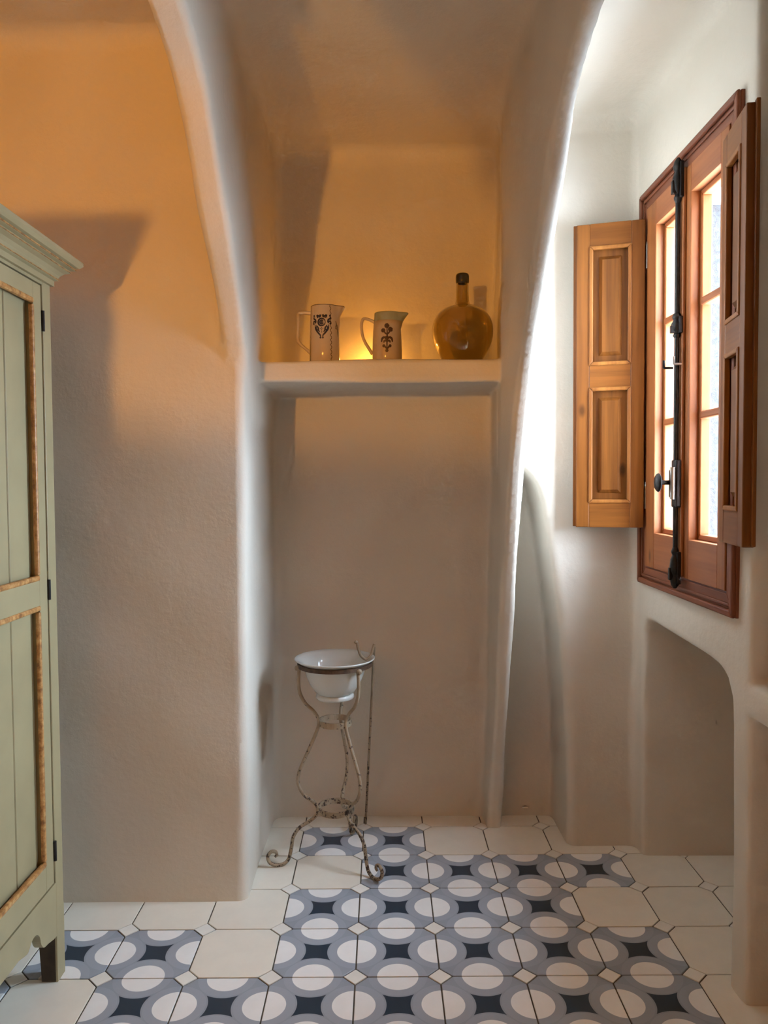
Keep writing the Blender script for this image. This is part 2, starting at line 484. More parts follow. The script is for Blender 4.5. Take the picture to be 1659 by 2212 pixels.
for i, (nm, _) in enumerate(prims):
    q = Q[ql == i]
    if not len(q): continue
    us, inv = np.unique(q, return_inverse=True)
    inv = inv.reshape(q.shape)
    me = bpy.data.meshes.new(nm)
    me.vertices.add(len(us)); me.vertices.foreach_set('co', (VW[us] * S).astype(np.float32).ravel())
    me.loops.add(q.size); me.loops.foreach_set('vertex_index', inv.astype(np.int32).ravel())
    me.polygons.add(len(q)); me.polygons.foreach_set('loop_start', np.arange(0, q.size, 4, dtype=np.int32))
    me.update(calc_edges=True)
    me.polygons.foreach_set('use_smooth', np.ones(len(q), bool))
    me.normals_split_custom_set_from_vertices([tuple(n) for n in NR[us]])
    me.materials.append(M_PLASTER)
    o = bpy.data.objects.new(nm, me); col.objects.link(o); walls[nm] = tag(o, kind='structure')
WALL_LABELS = {
    'wall_left': 'flat plaster wall behind the green wardrobe', 'wall_arch_left': 'rounded plaster arch rib left of the niche',
    'wall_arch_right': 'thin leaning plaster arch rib right of the niche', 'wall_bay': 'white plaster wall behind the open shutter with low recess',
    'wall_back': 'recessed back wall of the lamp-lit niche', 'wall_right': 'window wall with plaster recesses below the window',
    'ceiling': 'plain plaster ceiling above the niche', 'wall_side': 'plaster side wall behind the wardrobe',
    'wall_shelf': 'thick plaster shelf built into the niche'}
for k, o in walls.items(): o['label'] = WALL_LABELS[k]

# rest of the room, behind the camera
rest = walls['ceiling']
MB().box(-7, 6, -14.4, -3.54, 11.60, 12.3).build('ceiling_slab', M_OCHRE, rest)
back_prof = [(-7.2 - y, z) for y, z in right_prof[1:-2]]          # the far leg of each arch, behind the viewer
back_o = [(-11.7, 0.0), (-11.7, 11.7), (-3.54, 11.7), (-3.54, 10.12), (-4.4, 10.10)] + list(reversed(back_prof))
MB().prism(back_o, 0, -2.30, -2.0).build('arch_leg', M_PLASTER, walls['wall_arch_left'])
MB().prism(back_o, 0, 1.58, 1.83).build('arch_leg', M_PLASTER, walls['wall_arch_right'])
m = MB()      # right wall beyond the recess, with an unseen low opening added for daylight fill
m.box(3.85, 5.5, -14.4, -6.9, -0.2, 12); m.box(3.85, 5.5, -5.3, -3.54, -0.2, 12)
m.box(3.85, 5.5, -6.9, -5.3, 2.8, 12)
m.build('wall_stretch', M_OCHRE, walls['wall_right'])
MB().box(-7.2, -6.5, -14.4, -3.54, -0.2, 12).build('wall_stretch', M_OCHRE, walls['wall_side'])
tag(MB().box(-7, 6, -14.6, -13.9, -0.2, 12).build('wall_front', M_OCHRE), 'plaster wall behind the viewer', kind='structure')

# ------------------------------------------------------------------ floor
floor = MB().box(-7, 6.2, -5.0, 5.2, -0.3, -0.014).build('floor', M_GROUT)
tag(floor, 'old cement tile floor with circles pattern', kind='structure')
MB().box(-7, 6.2, -14.4, -5.0, -0.3, 0.0).build('floor_stretch', M_TCREAM, floor)
CUT = 0.147; GAP = 0.009
def tile_mesh(name, mat, outline, h=0.05):
    n = len(outline); b = 0.006
    cx = [(x * (1 - b / 0.5), y * (1 - b / 0.5)) for x, y in outline]
    v = [(x, y, -h) for x, y in outline] + [(x, y, -0.004) for x, y in outline] + [(x, y, 0) for x, y in cx]
    f = [tuple(range(2 * n, 3 * n))]
    for k in (0, 1): f += [(k * n + i, k * n + (i + 1) % n, (k + 1) * n + (i + 1) % n, (k + 1) * n + i) for i in range(n)]
    me = bpy.data.meshes.new(name); me.from_pydata([(x * S, y * S, z * S) for x, y, z in v], [], f)
    me.materials.append(mat); me.update(); return me
a_ = 0.5 - GAP; c_ = 0.5 - CUT - GAP * 0.4
octo = [(c_, -a_), (a_, -c_), (a_, c_), (c_, a_), (-c_, a_), (-a_, c_), (-a_, -c_), (-c_, -a_)]
dm = CUT - GAP * 1.4
ME_CREAM = tile_mesh('floor_tile', M_TCREAM, octo)
ME_CIRC = tile_mesh('patterned_floor_tile', M_TCIRC, octo)
ME_INS = tile_mesh('tile_inset', M_TINSET, [(dm, 0), (0, dm), (-dm, 0), (0, -dm)])
PAT = {-4: range(-2, 7), -3: range(-2, 7), -2: range(-1, 7), -1: [-2, 0, 1, 2, 3, 4, 5, 6], 0: [-1, 0, 2, 3, 4, 5, 6], 1: [2, 3, 4, 5], 2: [3, 4, 5, 6], 3: [2, 3]}
def tile(me, x, y):
    o = bpy.data.objects.new(me.name, me); col.objects.link(o); o.parent = floor
    o.location = (x * S, y * S, random.uniform(-0.0004, 0.0002))
    o.rotation_euler = (random.uniform(-0.0012, 0.0012), random.uniform(-0.0012, 0.0012), 0)
for j in range(-5, 5):
    for i in range(-4, 9):
        x, y = i - 3.0, j + 0.5
        if y > 1.9 and x < -2.6: continue
        if y > 3.6 and x > 3.0: continue
        if y > 4.6: continue
        tile(ME_CIRC if i in PAT.get(j, ()) else ME_CREAM, x, y)
for j in range(-4, 5):
    for i in range(-3, 9):
        x, y = i - 3.5, float(j)
        if (y > 1.9 and x < -2.3) or (y > 3.6 and x > 3.0): continue
        tile(ME_INS, x, y)

# ------------------------------------------------------------------ window in the right wall
win = empty('window_1', (3.85, 1.35, 4.27))
tag(win, 'wooden two-leaf casement window with iron bolt', kind='structure')
win_off = Vector((3.85, 1.35, 4.27))
class WB(MB):
    def build(self, name, mat, parent=None, **k):
        self.v = [(x - win_off.x, y - win_off.y, z - win_off.z) for x, y, z in self.v]
        return MB.build(self, name, mat, parent or win, **k)
FY0, FY1, FZ0, FZ1 = -0.28, 3.0, 4.27, 10.11
# outer moulded frame: a flat board and a raised outer bead, mitred
def ring_prism(y0, y1, z0, z1, wd, x0, x1):
    out = []
    o = [(y0, z0), (y1, z0), (y1, z1), (y0, z1)]; i = [(y0 + wd, z0 + wd), (y1 - wd, z0 + wd), (y1 - wd, z1 - wd), (y0 + wd, z1 - wd)]
    for k in range(4):
        l = (k + 1) % 4
        out.append([o[k], o[l], i[l], i[k]])
    return out
for k, p in enumerate(ring_prism(FY0, FY1, FZ0, FZ1, 0.25, 0, 0)):
    WB().prism(p, 0, 3.815, 4.25).build('frame_board', M_FRAME_H if k % 2 == 0 else M_FRAME_V, bevel=0.008)
for k, p in enumerate(ring_prism(FY0, FY1, FZ0, FZ1, 0.085, 0, 0)):
    WB().prism(p, 0, 3.765, 3.82).build('frame_bead', M_FRAME_H if k % 2 == 0 else M_FRAME_V, bevel=0.02)
for k, p in enumerate(ring_prism(FY0 + 0.11, FY1 - 0.11, FZ0 + 0.11, FZ1 - 0.11, 0.04, 0, 0)):
    WB().prism(p, 0, 3.795, 3.82).build('frame_bead', M_FRAME_H if k % 2 == 0 else M_FRAME_V, bevel=0.01)
# two casement leaves
XF, XB = 3.80, 4.06         # room face and outer face of a leaf
XG = 4.00                   # glass
BARS = (6.66, 8.10)
def casement(y0, y1, gy0, gy1):
    z0, z1, gz0, gz1 = 4.545, 9.85, 5.06, 9.50
    c = empty('casement', (0, 0, 0), parent=win)
    WB().box(XF, XB, y0, gy0, z0, z1).build('stile', M_CASE_V, c, bevel=0.012)
    WB().box(XF, XB, gy1, y1, z0, z1).build('stile', M_CASE_V, c, bevel=0.012)
    WB().box(XF + 0.002, XB, gy0, gy1, z0, gz0).build('bottom_rail', M_CASE_H, c, bevel=0.006)
    WB().box(XF + 0.002, XB, gy0, gy1, gz1, z1).build('top_rail', M_CASE_H, c, bevel=0.006)
    # stepped glazing bead inside the opening
    for k, p in enumerate(ring_prism(gy0, gy1, gz0, gz1, 0.07, 0, 0)):
        WB().prism(p, 0, XF + 0.12, XB - 0.01).build('glazing_bead', M_CASE_H if k % 2 == 0 else M_CASE_V, c, bevel=0.012)
    for zb in BARS:
        WB().box(XF + 0.11, XB - 0.01, gy0 + 0.04, gy1 - 0.04, zb - 0.05, zb + 0.05).build('glazing_bar', M_CASE_H, c, bevel=0.025)
    zs = [gz0 + 0.06, BARS[0], BARS[1], gz1 - 0.06]
    for a, b in zip(zs[:-1], zs[1:]):
        WB().box(XG, XG + 0.012, gy0 + 0.05, gy1 - 0.05, a, b).build('glass_pane', M_GLASS, c)
casement(1.29, 2.74, 1.45, 2.35)
casement(-0.02, 1.28, 0.20, 1.07)
WB().box(3.755, 3.81, 1.20, 1.37, 4.56, 9.86).build('meeting_strip', M_CASE_V, bevel=0.02)
# iron bolt (cremone) on the meeting stile
BY, BX = 1.285, 3.715
WB().tube([(BX, BY, 4.42), (BX, BY, 9.98)], 0.032, 10).build('bolt_rod', M_IRON)
def finial(z0, z1, flip):
    m = WB(); L = z1 - z0
    prof = [(0, 0.03), (0.12, 0.055), (0.2, 0.035), (0.3, 0.06), (0.55, 0.075), (0.7, 0.045), (0.8, 0.065), (0.92, 0.05), (1.0, 0.02)]
    m.lathe([(r, (z0 + t * L) if not flip else (z1 - t * L)) for t, r in prof], (BX, BY, 0), 14)
    m.box(BX + 0.0, 3.765, BY - 0.085, BY + 0.085, z0 + 0.06, z1 - 0.06)
    m.box(BX - 0.085, BX, BY - 0.03, BY + 0.03, z0 + 0.2 * L, z0 + 0.5 * L)
    return m
finial(9.42, 10.0, False).build('bolt_keeper', M_IRON, bevel=0.01)
finial(4.40, 4.95, True).build('bolt_keeper', M_IRON, bevel=0.01)
finial(7.68, 8.02, False).build('bolt_guide', M_IRON, bevel=0.01)
m = WB(); m.box(3.69, 3.77, BY - 0.075, BY + 0.10, 5.47, 6.10); m.box(3.64, 3.70, BY - 0.05, BY + 0.06, 5.60, 5.97)
m.build('bolt_case', M_IRON, bevel=0.02)
WB().tube([(3.655, BY - 0.055, 5.58), (3.655, BY - 0.055, 6.0)], 0.034, 10).build('bolt_case_cover', M_STEEL)
m = WB(); m.tube([(3.68, BY + 0.03, 5.80), (3.52, BY + 0.03, 5.80)], [0.034, 0.03], 10)
m.tube(curve_pts([(3.52, BY + 0.03, 5.80), (3.50, BY + 0.03, 5.80), (3.47, BY + 0.03, 5.80), (3.45, BY + 0.03, 5.80)], 2), [0.05, 0.11, 0.125, 0.12, 0.10, 0.06, 0.02], 16)
m.build('bolt_knob', M_IRON)
for yy, mt in ((BY + 0.30, M_IRON), (BY - 0.06, M_STEEL)):
    m = WB(); m.tube([(3.78, yy, 7.34), (3.66, yy, 7.34), (3.655, yy, 7.345), (3.655, yy, 7.44)], 0.016, 8)
    m.build('shutter_hook', mt)

# outer reveal: far side behind the panes darkened against glare, rest whitened to bounce daylight
rv = win
WB().box(4.20, 5.50, 2.83, 3.0, 4.3, 10.1).build('reveal_side', M_REVEAL_DIMMED)
WB().box(4.20, 5.50, -0.30, -0.13, 4.3, 10.1).build('reveal_side', M_REVEAL_BOUNCE)
WB().box(4.20, 5.50, -0.13, 2.83, 9.94, 10.1).build('reveal_head', M_REVEAL_BOUNCE)
WB().box(4.20, 5.50, -0.13, 2.83, 4.3, 4.44).build('reveal_sill', M_REVEAL_BOUNCE)

# ------------------------------------------------------------------ shutters
def shutter(loc, ang, W, H, T, label, mirror):
    """local: x along width from hinge (0) to free edge (W), panelled face towards -y (mirror flips), z up"""
    s = empty('window_shutter', loc, ang)
    tag(s, label, 'shutter', 'pine shutters of the window')
    f = -1 if not mirror else 1
    def bx(x0, x1, d0, d1, z0, z1):
        a, b = sorted((f * d0, f * d1)); return MB().box(x0, x1, a, b, z0, z1)
    st = 0.20 * W
    z = [0, 0.083 * H, 0.462 * H, 0.538 * H, 0.925 * H, H]
    bx(0, st, 0, T, 0, H).build('stile', M_SHUT_V, s, bevel=0.012)
    bx(W - st, W, 0, T, 0, H).build('stile', M_SHUT_V, s, bevel=0.012)
    for a, b in ((z[0], z[1]), (z[2], z[3]), (z[4], z[5])):
        bx(st, W - st, 0.001, T - 0.002, a, b).build('rail', M_SHUT_H, s, bevel=0.004)
    # rebated lip along the free edge and rounded hinge edge
    bx(W - 0.02, W + 0.05, 0, T * 0.35, 0.01, H + 0.02).build('lip', M_SHUT_V, s, bevel=0.01)
    for a, b in ((z[1], z[2]), (z[3], z[4])):
        x0, x1 = st, W - st
        # bead moulding round the opening: four mitred pieces, proud of the frame
        for k, p in enumerate(ring_prism(x0 - 0.01, x1 + 0.01, a - 0.01, b + 0.01, 0.056, 0, 0)):
            q = MB().prism(p, 1, *sorted((f * (T - 0.05), f * (T + 0.018))))
            q.build('moulding', M_MOULD_PALE, s, bevel=0.014)
        # sunk panel with bevelled raised field
        i0, i1, j0, j1 = x0 + 0.03, x1 - 0.03, a + 0.03, b - 0.03
        bx(i0 - 0.03, i1 + 0.03, T * 0.18, T * 0.40, j0 - 0.03, j1 + 0.03).build('panel', M_SHUT_PANEL, s)
        m1, m2 = 0.10, 0.150
        v = []
        for mm, dd in ((m1, T * 0.40), (m2, T * 0.80)):
            v += [(i0 + mm, f * dd, j0 + mm * 1.1), (i1 - mm, f * dd, j0 + mm * 1.1), (i1 - mm, f * dd, j1 - mm * 1.1), (i0 + mm, f * dd, j1 - mm * 1.1)]
        MB().add(v, [(4, 5, 6, 7)] + [(k, (k + 1) % 4, (k + 1) % 4 + 4, k + 4) for k in range(4)]).build('raised_field', M_SHUT_PANEL, s)
    for zz in (0.10 * H, 0.88 * H):
        m = MB(); m.tube([(-0.025, f * T * 0.6, zz - 0.17), (-0.025, f * T * 0.6, zz + 0.17)], 0.022, 8)
        m.tube([(-0.025, f * T * 0.6, zz + 0.17), (-0.025, f * T * 0.6, zz + 0.23)], [0.03, 0.008], 8)
        m.build('hinge', M_STEEL, s)
    return s
# far leaf: swung out across the bay wall
shutter((3.80, 2.80, 5.12), math.atan2(0.30, -0.98), 0.99, 4.57, 0.125, 'honey pine shutter opened flat against the white wall left of the window', True)
# near leaf: folded back towards the viewer
shutter((3.885, 0.04, 5.12), math.atan2(-0.93, -0.155), 0.93, 4.57, 0.125, 'pine shutter folded back edge-on at the right side of the window', False)

# ------------------------------------------------------------------ wardrobe
WX = -3.98
wr = empty('wardrobe', (WX, -2.3, 0))
tag(wr, 'tall sage green painted wardrobe with worn gilt mouldings and moulded cornice', 'wardrobe')
class KB(MB):
    def build(self, name, mat, parent=None, **k):
        self.v = [(x - WX, y + 2.3, z) for x, y, z in self.v]
        return MB.build(self, name, mat, parent or wr, **k)
Y0, Y1 = -4.75, 0.15       # near and far end
DB, XBK = 0.0, -6.25
m = KB(); m.box(XBK, WX - 0.10, Y1 - 0.10, Y1 - 0.005, 0.85, 8.15); m.box(XBK, WX - 0.10, Y0 + 0.005, Y0 + 0.10, 0.85, 8.15)
m.box(XBK, XBK + 0.06, Y0, Y1, 0.85, 8.15); m.box(XBK, WX - 0.11, Y0 + 0.1, Y1 - 0.1, 8.05, 8.15); m.box(XBK, WX - 0.11, Y0 + 0.1, Y1 - 0.1, 0.9, 1.0)
m.build('carcass', M_GREEN)
for ya, yb in ((-0.06, Y1), (Y0, Y0 + 0.21)):
    KB().box(WX - 0.22, WX, ya, yb, 0.84, 8.15).build('corner_post', M_GREEN, bevel=0.012)
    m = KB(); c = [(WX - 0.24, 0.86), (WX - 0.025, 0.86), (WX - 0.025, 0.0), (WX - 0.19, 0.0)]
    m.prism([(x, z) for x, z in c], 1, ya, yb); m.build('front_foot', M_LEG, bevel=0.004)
    KB().box(WX - 0.026, WX, ya, yb, 0.0, 0.85).build('foot_facing', M_GREEN, bevel=0.004)
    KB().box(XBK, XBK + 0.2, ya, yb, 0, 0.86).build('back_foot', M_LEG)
KB().box(WX - 0.14, WX - 0.004, Y0 + 0.21, -0.06, 8.085, 8.16).build('top_rail', M_GREEN)
# apron with bracket scrolls beside each foot
pts = [(-0.055, 1.185), (-0.055, 0.55), (-0.14, 0.56)]
pts += [(q.x, q.y) for q in curve_pts([(-0.30, 0.60, 0), (-0.40, 0.62, 0), (-0.47, 0.70, 0), (-0.50, 0.80, 0), (-0.58, 0.87, 0), (-0.68, 0.87, 0), (-0.78, 0.80, 0), (-0.84, 0.80, 0), (-1.0, 0.84, 0)], 3)]
mid = (Y0 + 0.21 - 0.06) / 2
full_o = pts + [(2 * mid - y, z) for y, z in reversed(pts)]
KB().prism(full_o, 0, WX - 0.10, WX - 0.002).build('apron', M_GREEN)
# cornice: stacked mouldings stepping outwards, returned round the far end
prof = [(0.0, 8.12), (0.035, 8.12), (0.035, 8.185), (0.07, 8.195), (0.07, 8.225), (0.085, 8.25), (0.12, 8.285), (0.17, 8.305), (0.17, 8.335), (0.215, 8.345), (0.215, 8.372), (0.25, 8.382), (0.285, 8.415), (0.285, 8.455), (0.265, 8.47)]
m = KB(); n = len(prof); v = []
for p, z in prof:
    v += [(XBK, Y0 - p, z), (WX + p, Y0 - p, z), (WX + p, Y1 + p, z), (XBK, Y1 + p, z)]
f = []
for i in range(n - 1):
    for k in range(4):
        l = (k + 1) % 4; f.append((i * 4 + k, i * 4 + l, (i + 1) * 4 + l, (i + 1) * 4 + k))
f.append((4 * n - 4, 4 * n - 3, 4 * n - 2, 4 * n - 1)); f.append((3, 2, 1, 0))
m.add(v, f); m.build('cornice', M_GREEN)
for p, z, h in ((0.218, 8.350, 0.014), (0.172, 8.312, 0.008), (0.072, 8.203, 0.008)):
    m = KB(); m.box(WX, WX + p + 0.008, Y0 - p - 0.008, Y1 + p + 0.008, z, z + h); m.box(XBK, WX, Y1, Y1 + p + 0.008, z, z + h)
    m.build('gilt_line', M_GILT)
def door(ya, yb, hinge_y, hs):
    """ya<yb; panels between stiles"""
    d = empty('door', (0, 0, 0), parent=wr)
    T = 0.14; xo = WX - 0.008
    z0, z1 = 1.20, 8.07; sw = 0.20
    KB().box(xo - T, xo, ya, ya + sw, z0, z1).build('stile', M_GREEN, d, bevel=0.006)
    KB().box(xo - T, xo, yb - sw, yb, z0, z1).build('stile', M_GREEN, d, bevel=0.006)
    rails = [(1.20, 1.50), (4.46, 4.76), (7.88, 8.07)]
    for a, b in rails: KB().box(xo - T, xo - 0.001, ya + sw, yb - sw, a, b).build('rail', M_GREEN, d, bevel=0.004)
    for a, b in ((1.50, 4.46), (4.76, 7.88)):
        # worn mouldings stopped short of the corners
        i0, i1 = ya + sw, yb - sw
        for p, q, zz0, zz1 in ((i1 - 0.045, i1 + 0.012, a + 0.05, b - 0.06), (i0 - 0.012, i0 + 0.045, a + 0.05, b - 0.06)):
            KB().box(xo - 0.042, xo + 0.012, p, q, zz0, zz1).build('gilt_moulding', M_GILT, d, bevel=0.018)
        for zz0, zz1 in ((a - 0.012, a + 0.05), (b - 0.05, b + 0.012)):
            KB().box(xo - 0.042, xo + 0.012, i0 - 0.005, i1 + 0.005, zz0, zz1).build('gilt_moulding', M_GILT, d, bevel=0.018)
        # tongue-and-groove boards
        KB().box(xo - T + 0.002, xo - 0.112, i0 - 0.02, i1 + 0.02, a - 0.02, b + 0.02).build('panel_back', M_GROOVE, d)
        y = i1
        k = 0
        while y > i0 + 0.01:
            nxt = max(i0, y - (0.52 if k == 0 else 0.45))
            KB().box(xo - 0.115, xo - 0.085, nxt + 0.006, y - 0.006, a, b).build('board', M_GREEN, d, bevel=0.008)
            if nxt > i0 + 0.02:
                KB().tube([(xo - 0.089, nxt + 0.02, a), (xo - 0.089, nxt + 0.02, b)], 0.011, 6).build('bead', M_GREEN, d)
            y = nxt; k += 1
    for zc in (7.675, 4.62, 1.57):
        m = KB(); m.tube([(WX + 0.006, hinge_y, zc - 0.115), (WX + 0.006, hinge_y, zc + 0.115)], 0.020, 8)
        m.build('hinge', M_IRON, d)
    return d
door(-2.29, -0.086, -0.073, 1)
door(-4.53, -2.31, -4.536, -1)
KB().box(XBK + 0.05, WX - 0.12, Y0 + 0.12, Y1 - 0.12, 1.0, 1.04).build('floor_board', M_LEG)

# ------------------------------------------------------------------ wash stand and basin
SX, SY = -0.895, 2.90
ws = empty('wash_stand', (SX, SY, 0))
tag(ws, 'wrought iron three-legged wash stand with chipped cream paint and scroll feet', 'wash stand')
leg_p = [(0.55, 3.03), (0.565, 2.85), (0.55, 2.65), (0.47, 2.48), (0.33, 2.33), (0.262, 2.20), (0.27, 2.08), (0.36, 1.87), (0.49, 1.60), (0.575, 1.40), (0.58, 1.22),
         (0.50, 1.06), (0.37, 0.95), (0.295, 0.85), (0.30, 0.74), (0.40, 0.65), (0.56, 0.57), (0.665, 0.44), (0.70, 0.27), (0.745, 0.10), (0.83, 0.03), (0.94, 0.03),
         (1.035, 0.085), (1.06, 0.18), (1.01, 0.245), (0.945, 0.235), (0.925, 0.185), (0.955, 0.16)]
for ang in (196, 312, 75):
    a = math.radians(ang)
    pts = curve_pts([(r * math.cos(a), r * math.sin(a), z) for r, z in leg_p], 5)
    rr = [0.027] * len(pts)
    for k in range(12): rr[-1 - k] = 0.019 + 0.008 * k / 12
    m = MB().tube(pts, rr, 8); m.build('leg', M_RUST, ws)
def band(name, r, z, h, t):
    m = MB(); m.lathe([(r - t, z), (r, z), (r, z + h), (r - t, z + h), (r - t, z)], seg=40); m.sm = [False] * len(m.f)
    return m.build(name, M_RUST_DARK if r > 0.5 else M_RUST, ws, bevel=0.0)
band('top_ring', 0.575, 3.02, 0.06, 0.03)
band('waist_ring', 0.255, 2.10, 0.09, 0.022)
band('lower_ring', 0.285, 0.75, 0.09, 0.022)
for ang in (196, 312, 75):
    a = math.radians(ang)
    m = MB(); m.lathe([(0.0, -0.045), (0.04, -0.03), (0.048, 0), (0.04, 0.03), (0.0, 0.045)], (0.575 * math.cos(a), 0.575 * math.sin(a), 3.02), 10)
    m.build('rivet', M_RUST, ws)
rod_t, rod_b = (-0.292 - SX, 3.12 - SY, 3.25), (-0.47 - SX, 4.08 - SY, 0.02)
MB().tube([rod_b, rod_t], 0.02, 8).build('upright_rod', M_RUST, ws)
hk = [(-0.575, 2.98, 3.36), (-0.55, 2.98, 3.35), (-0.538, 2.98, 3.27), (-0.495, 2.99, 3.15), (-0.42, 3.02, 3.085), (-0.345, 3.06, 3.13), (-0.312, 3.10, 3.22), (-0.288, 3.12, 3.30)]
m = MB().tube(curve_pts([(x - SX, y - SY, z) for x, y, z in hk], 5), 0.022, 8)
m.lathe([(0, -0.032), (0.03, -0.01), (0.03, 0.012), (0, 0.032)], (-0.572 - SX, 2.98 - SY, 3.36), 10)
m.build('soap_hook', M_RUST, ws)

bz = 3.06
bs = empty('wash_basin', (SX, SY, 2.52))
tag(bs, 'white glazed wash basin with flared rim resting in the iron stand', 'basin')
out = [(0.0, 2.58), (0.24, 2.58), (0.30, 2.62), (0.385, 2.74), (0.44, 2.87), (0.475, 2.99), (0.505, 3.05), (0.56, 3.095), (0.612, 3.125), (0.618, 3.14), (0.606, 3.146), (0.56, 3.115),
       (0.49, 3.06), (0.45, 2.98), (0.415, 2.87), (0.36, 2.75), (0.28, 2.65), (0.0, 2.63)]
MB().lathe([(r, z - 2.52) for r, z in out], seg=56).build('bowl', M_BASIN, bs)
m = MB().lathe([(0.26, 0.075), (0.285, 0.06), (0.295, 0.02), (0.285, 0.0), (0.25, 0.0), (0.24, 0.07)], seg=48); m.build('foot_ring', M_BASIN, bs)

# ------------------------------------------------------------------ things on the niche shelf
ZS = 7.622
def jug_surface(prof):
    zs = [p[1] for p in prof]; rs = [p[0] for p in prof]
    return lambda z: float(np.interp(z, zs, rs))
def strokes(name, mat, parent, surf, base_ang, items, eps=0.004, bold=1.0):
    """flat printed strokes laid on the turned surface. items: (polyline [(u,z)], width)"""
    m = MB()
    def P(u, z):
        r = surf(z) + eps; a = base_ang + u / r
        return (r * math.cos(a), r * math.sin(a), z)
    for pl, wd in items:
        wd *= bold
        if len(pl) == 1:
            (u, z), n = pl[0], 10
            v = [P(u, z)] + [P(u + wd * math.cos(2 * math.pi * k / n), z + wd * math.sin(2 * math.pi * k / n)) for k in range(n)]
            m.add(v, [(0, k + 1, (k + 1) % n + 1) for k in range(n)]); continue
        q = [Vector((u, z, 0)) for u, z in pl]; v = []
        for i, p in enumerate(q):
            t = (q[min(i + 1, len(q) - 1)] - q[max(i - 1, 0)]).normalized()
            nn = Vector((-t.y, t.x, 0)); s = wd * (0.35 + 0.65 * math.sin(math.pi * (i + 0.5) / len(q))) if wd > 0.006 else wd
            v += [P(*(p + nn * s).xy), P(*(p - nn * s).xy)]
        m.add(v, [(2 * i, 2 * i + 1, 2 * i + 3, 2 * i + 2) for i in range(len(q) - 1)])
    return m.build(name, mat, parent)
def arc(cx, cz, r, a0, a1, n=8): return [(cx + r * math.cos(math.radians(a0 + (a1 - a0) * k / n)), cz + r * math.sin(math.radians(a0 + (a1 - a0) * k / n))) for k in range(n + 1)]
def cr(pl, n=3): return [(p.x, p.y) for p in curve_pts([(a, b, 0) for a, b in pl], n)]

# angular cream jug
j1 = empty('jug', (-1.02, 3.10, ZS))
tag(j1, 'tall straight cream jug with dark blue floral print and angular handle', 'jug', 'jugs on the niche shelf')
pf = [(0.222, 0.0), (0.236, 0.012), (0.234, 0.2), (0.226, 0.5), (0.216, 0.75), (0.208, 0.88), (0.205, 0.895)]
def spout1(r, z, a):
    c = max(0.0, math.cos(a)); k = max(0.0, min(1.0, (z - 0.60) / 0.28))
    return r + 0.105 * (c ** 14) * k ** 2, z + 0.0 * k
inner = [(r - 0.022, z) for r, z in reversed(pf[1:])]
MB().lathe([(0.0, 0.0)] + pf + inner + [(0.0, 0.03)], seg=64, fn=lambda r, z, a: spout1(r, z, a) if r > 0.1 else (r, z)).build('body', M_CERAMIC, j1)
hp = [(-0.20, 0, 0.80), (-0.30, 0, 0.81), (-0.385, 0, 0.81), (-0.40, 0, 0.79), (-0.405, 0, 0.60), (-0.412, 0, 0.42), (-0.405, 0, 0.37), (-0.36, 0, 0.32), (-0.28, 0, 0.25), (-0.22, 0, 0.20)]
MB().tube(hp, [0.03, 0.027, 0.03, 0.03, 0.024, 0.026, 0.028, 0.024, 0.022, 0.03], 8).build('handle', M_CERAMIC, j1)
sf = jug_surface(pf); A = math.radians(-97)
it = []
uz = lambda u, z: (u, z)
cz = 0.625
it += [(arc(0, cz, 0.055, 0, 360, 18), 0.0095), (arc(0.004, cz, 0.030, 40, 330, 10), 0.0085), ([(0.0, cz - 0.02), (0.0, cz + 0.025)], 0.008), ([(0.018, cz - 0.02), (0.018, cz + 0.02)], 0.006)]
for s_ in (-1, 1):
    k = lambda pl: [(s_ * u, z) for u, z in pl]
    it += [(k(cr([(0.005, cz + 0.11), (0.04, cz + 0.09), (0.075, cz + 0.105), (0.06, cz + 0.06)])), 0.010),
           (k(cr([(0.125, cz + 0.09), (0.135, cz + 0.06), (0.10, cz + 0.035), (0.09, cz - 0.005)])), 0.009),
           (k(cr([(0.145, cz - 0.02), (0.135, cz + 0.015), (0.105, cz + 0.005), (0.10, cz - 0.02)])), 0.009),
           (k(cr([(0.11, cz - 0.035), (0.10, cz - 0.10), (0.055, cz - 0.16), (0.02, cz - 0.20), (0.018, cz - 0.235)])), 0.009),
           (k(cr([(0.085, cz - 0.045), (0.055, cz - 0.085), (0.05, cz - 0.12), (0.03, cz - 0.15)])), 0.0085),
           (k(cr([(0.085, cz - 0.06), (0.09, cz - 0.10), (0.06, cz - 0.125)])), 0.008),
           (k(cr([(0.03, cz + 0.115), (0.02, cz + 0.085), (0.05, cz + 0.07)])), 0.008),
           (k([(0.13, cz + 0.10)]), 0.011), (k([(0.018, cz - 0.235)]), 0.011), (k([(0.135, cz - 0.02)]), 0.011)]
it += [([(0.0, cz - 0.09 - 0.03 * q)], 0.006) for q in range(3)] + [([(0.02, cz - 0.10)], 0.005), ([(-0.02, cz - 0.10)], 0.005)]
strokes('floral_print', M_NAVY, j1, sf, A, it, bold=1.4)
# half of the next motif, turning the corner
it2 = []
for s_ in (-1,):
    it2 += [(cr([(-0.05, cz + 0.03), (-0.035, cz - 0.02), (-0.05, cz - 0.06), (-0.04, cz - 0.10)]), 0.010), (cr([(0.0, cz + 0.0), (-0.01, cz - 0.10), (0.0, cz - 0.2)]), 0.010), ([(-0.05, cz - 0.08)], 0.012)]
strokes('floral_print', M_NAVY, j1, sf, math.radians(-24), it2)
for an, wv in ((-152, 0.003), (-61, 0.010)):
    pl = [(wv * math.sin(k * 1.25), 0.012 + 0.87 * k / 60) for k in range(61)]
    strokes('vertical_line', M_BROWN, j1, sf, math.radians(an), [(pl, 0.0045)])
m = MB().lathe([(0.2045, 0.890), (0.209, 0.893), (0.2045, 0.900)], seg=64, fn=spout1); m.build('rim_line', M_BROWN, j1)

